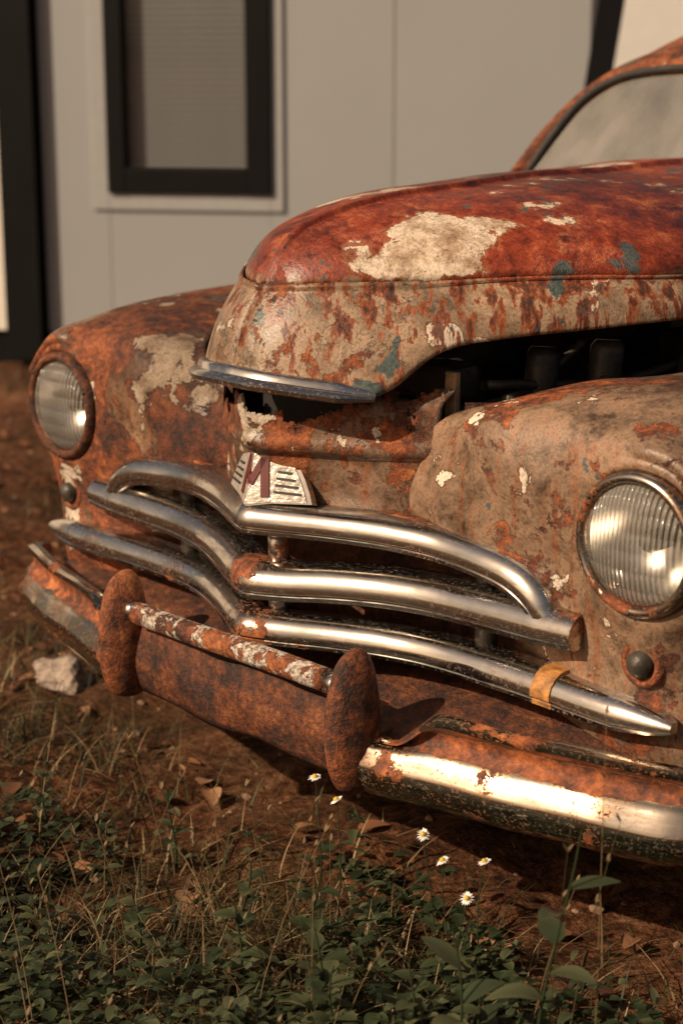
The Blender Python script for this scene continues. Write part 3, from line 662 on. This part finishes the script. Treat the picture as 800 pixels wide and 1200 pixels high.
wbox('frame_b',w0+.076,w1-.101,-.07,.028,wz0,wz0+.10,mDark); wbox('frame_t',w0+.076,w1-.101,-.07,.028,wz1-.09,wz1,mDark)
for i in range(60): 
    z=wz0+.105+i*.025
    if z<wz1-.10: b_=wbox('blind_slat_%d'%i,w0+.08,w1-.105,-.045,-.030,z,z+.0165,mBlind,0)
wbox('room_back',w0,w1,-.30,-.28,wz0,wz1,simple('room_dark',(.02,.018,.016),.9),0)
gp=[WP(w0+.076,.0,wz0+.1),WP(w1-.101,.0,wz0+.1),WP(w1-.101,.0,wz1-.09),WP(w0+.076,.0,wz1-.09)]
obj('window_glass',gp,[(0,1,2,3)],glass_mat('window_glass',(.80,.80,.80),.02,.03,.03),house,False)
wbox('corner_post',-.165,-.012,-.15,.06,.05,2.95,mDark); wbox('left_reflector_wall',-7,-.170,-.12,-.02,.16,2.9,simple('reflector_wall_paint',(.72,.66,.58),.5,0,.05))  # wall extended out of view in pale paint, a bright reflector for the chrome
wbox('underfloor_shade',-7,2.2,-.10,-.04,0,.158,mDark)  # near-black strip standing in for the shade in the gap under the house
wbox('roof_slab',-7.1,2.2,-3.4,.10,2.96,3.1,mDark); wbox('right_return_wall',2.10,2.21,-3.2,-.122,.16,2.9,mDark); wbox('back_wall',-7,2.2,-3.4,-3.25,.16,2.9,mWall)
P=[WP(2.075,.05,.2),WP(2.17,.05,.2),WP(2.54,.05,2.95),WP(2.435,.05,2.95)]; Q=[WP(2.075,.004,.2),WP(2.17,.004,.2),WP(2.54,.004,2.95),WP(2.435,.004,2.95)]
obj('raking_strut',P+Q,[(0,1,2,3),(7,6,5,4),(0,3,7,4),(1,5,6,2),(0,4,5,1),(3,2,6,7)],mDark,house,False)
sky_standin=empty('bright_sky_standin'); mSkyW=simple('sky_standin_white',(.80,.76,.70),.8,0,.04,3)  # pale building added in place of the bright sky beyond the house
def sbox(nm,lat0,lat1,f0,f1,z0,z1,mat):
    c=LF((lat0+lat1)/2,(f0+f1)/2,(z0+z1)/2); box(nm,c,(lat1-lat0,f1-f0,z1-z0),mat,sky_standin,rz=YAW,bev=.01)
sbox('sky_standin_walls',1.2,9,15,20,0,3.4,mSkyW); sbox('sky_standin_door',6,8.5,14.96,14.995,0,2.2,mDark); sbox('sky_standin_roof',1.0,9.2,14.7,20.3,3.41,3.6,mDark)
# ---------------------------------------------------------------- light, sky, camera
saz=math.radians(62); el=math.radians(36)
lat,fwd=-math.sin(saz),-math.cos(saz)
ts=Vector(((lat*CY-fwd*SY)*math.cos(el),(lat*SY+fwd*CY)*math.cos(el),math.sin(el)))
w=D.worlds.new('World'); sc.world=w; w.use_nodes=True; nt=w.node_tree; bg=nt.nodes['Background']
sky=nt.nodes.new('ShaderNodeTexSky'); sky.sky_type='NISHITA'; sky.sun_disc=False; sky.sun_elevation=el; sky.sun_rotation=math.atan2(ts.x,ts.y); sky.dust_density=4; sky.air_density=1.0
mx=nt.nodes.new('ShaderNodeMix'); mx.data_type='RGBA'; mx.blend_type='MULTIPLY'; mx.inputs[0].default_value=1; mx.inputs[7].default_value=(1,.80,.62,1)
nt.links.new(sky.outputs[0],mx.inputs[6]); nt.links.new(mx.outputs[2],bg.inputs[0]); bg.inputs[1].default_value=.075
L=D.lights.new('sun','SUN'); L.energy=5.0; L.angle=math.radians(.6); L.color=(1,.81,.59)
lo=D.objects.new('sun',L); sc.collection.objects.link(lo); lo.rotation_euler=ts.to_track_quat('Z','Y').to_euler(); lo.location=(0,0,8)
cd=D.cameras.new('camera'); co_=D.objects.new('camera',cd); sc.collection.objects.link(co_); sc.camera=co_
co_.location=tuple(CAM); co_.rotation_euler=(math.pi/2-.24986,0,YAW)
cd.sensor_fit='VERTICAL'; cd.sensor_height=36; cd.sensor_width=24; cd.lens=2085/1200*36; cd.clip_end=1000; cd.clip_start=.05
cd.dof.use_dof=True; cd.dof.focus_distance=2.62; cd.dof.aperture_fstop=3.6
sc.view_settings.view_transform='Standard'; sc.view_settings.look='None'; sc.view_settings.exposure=0
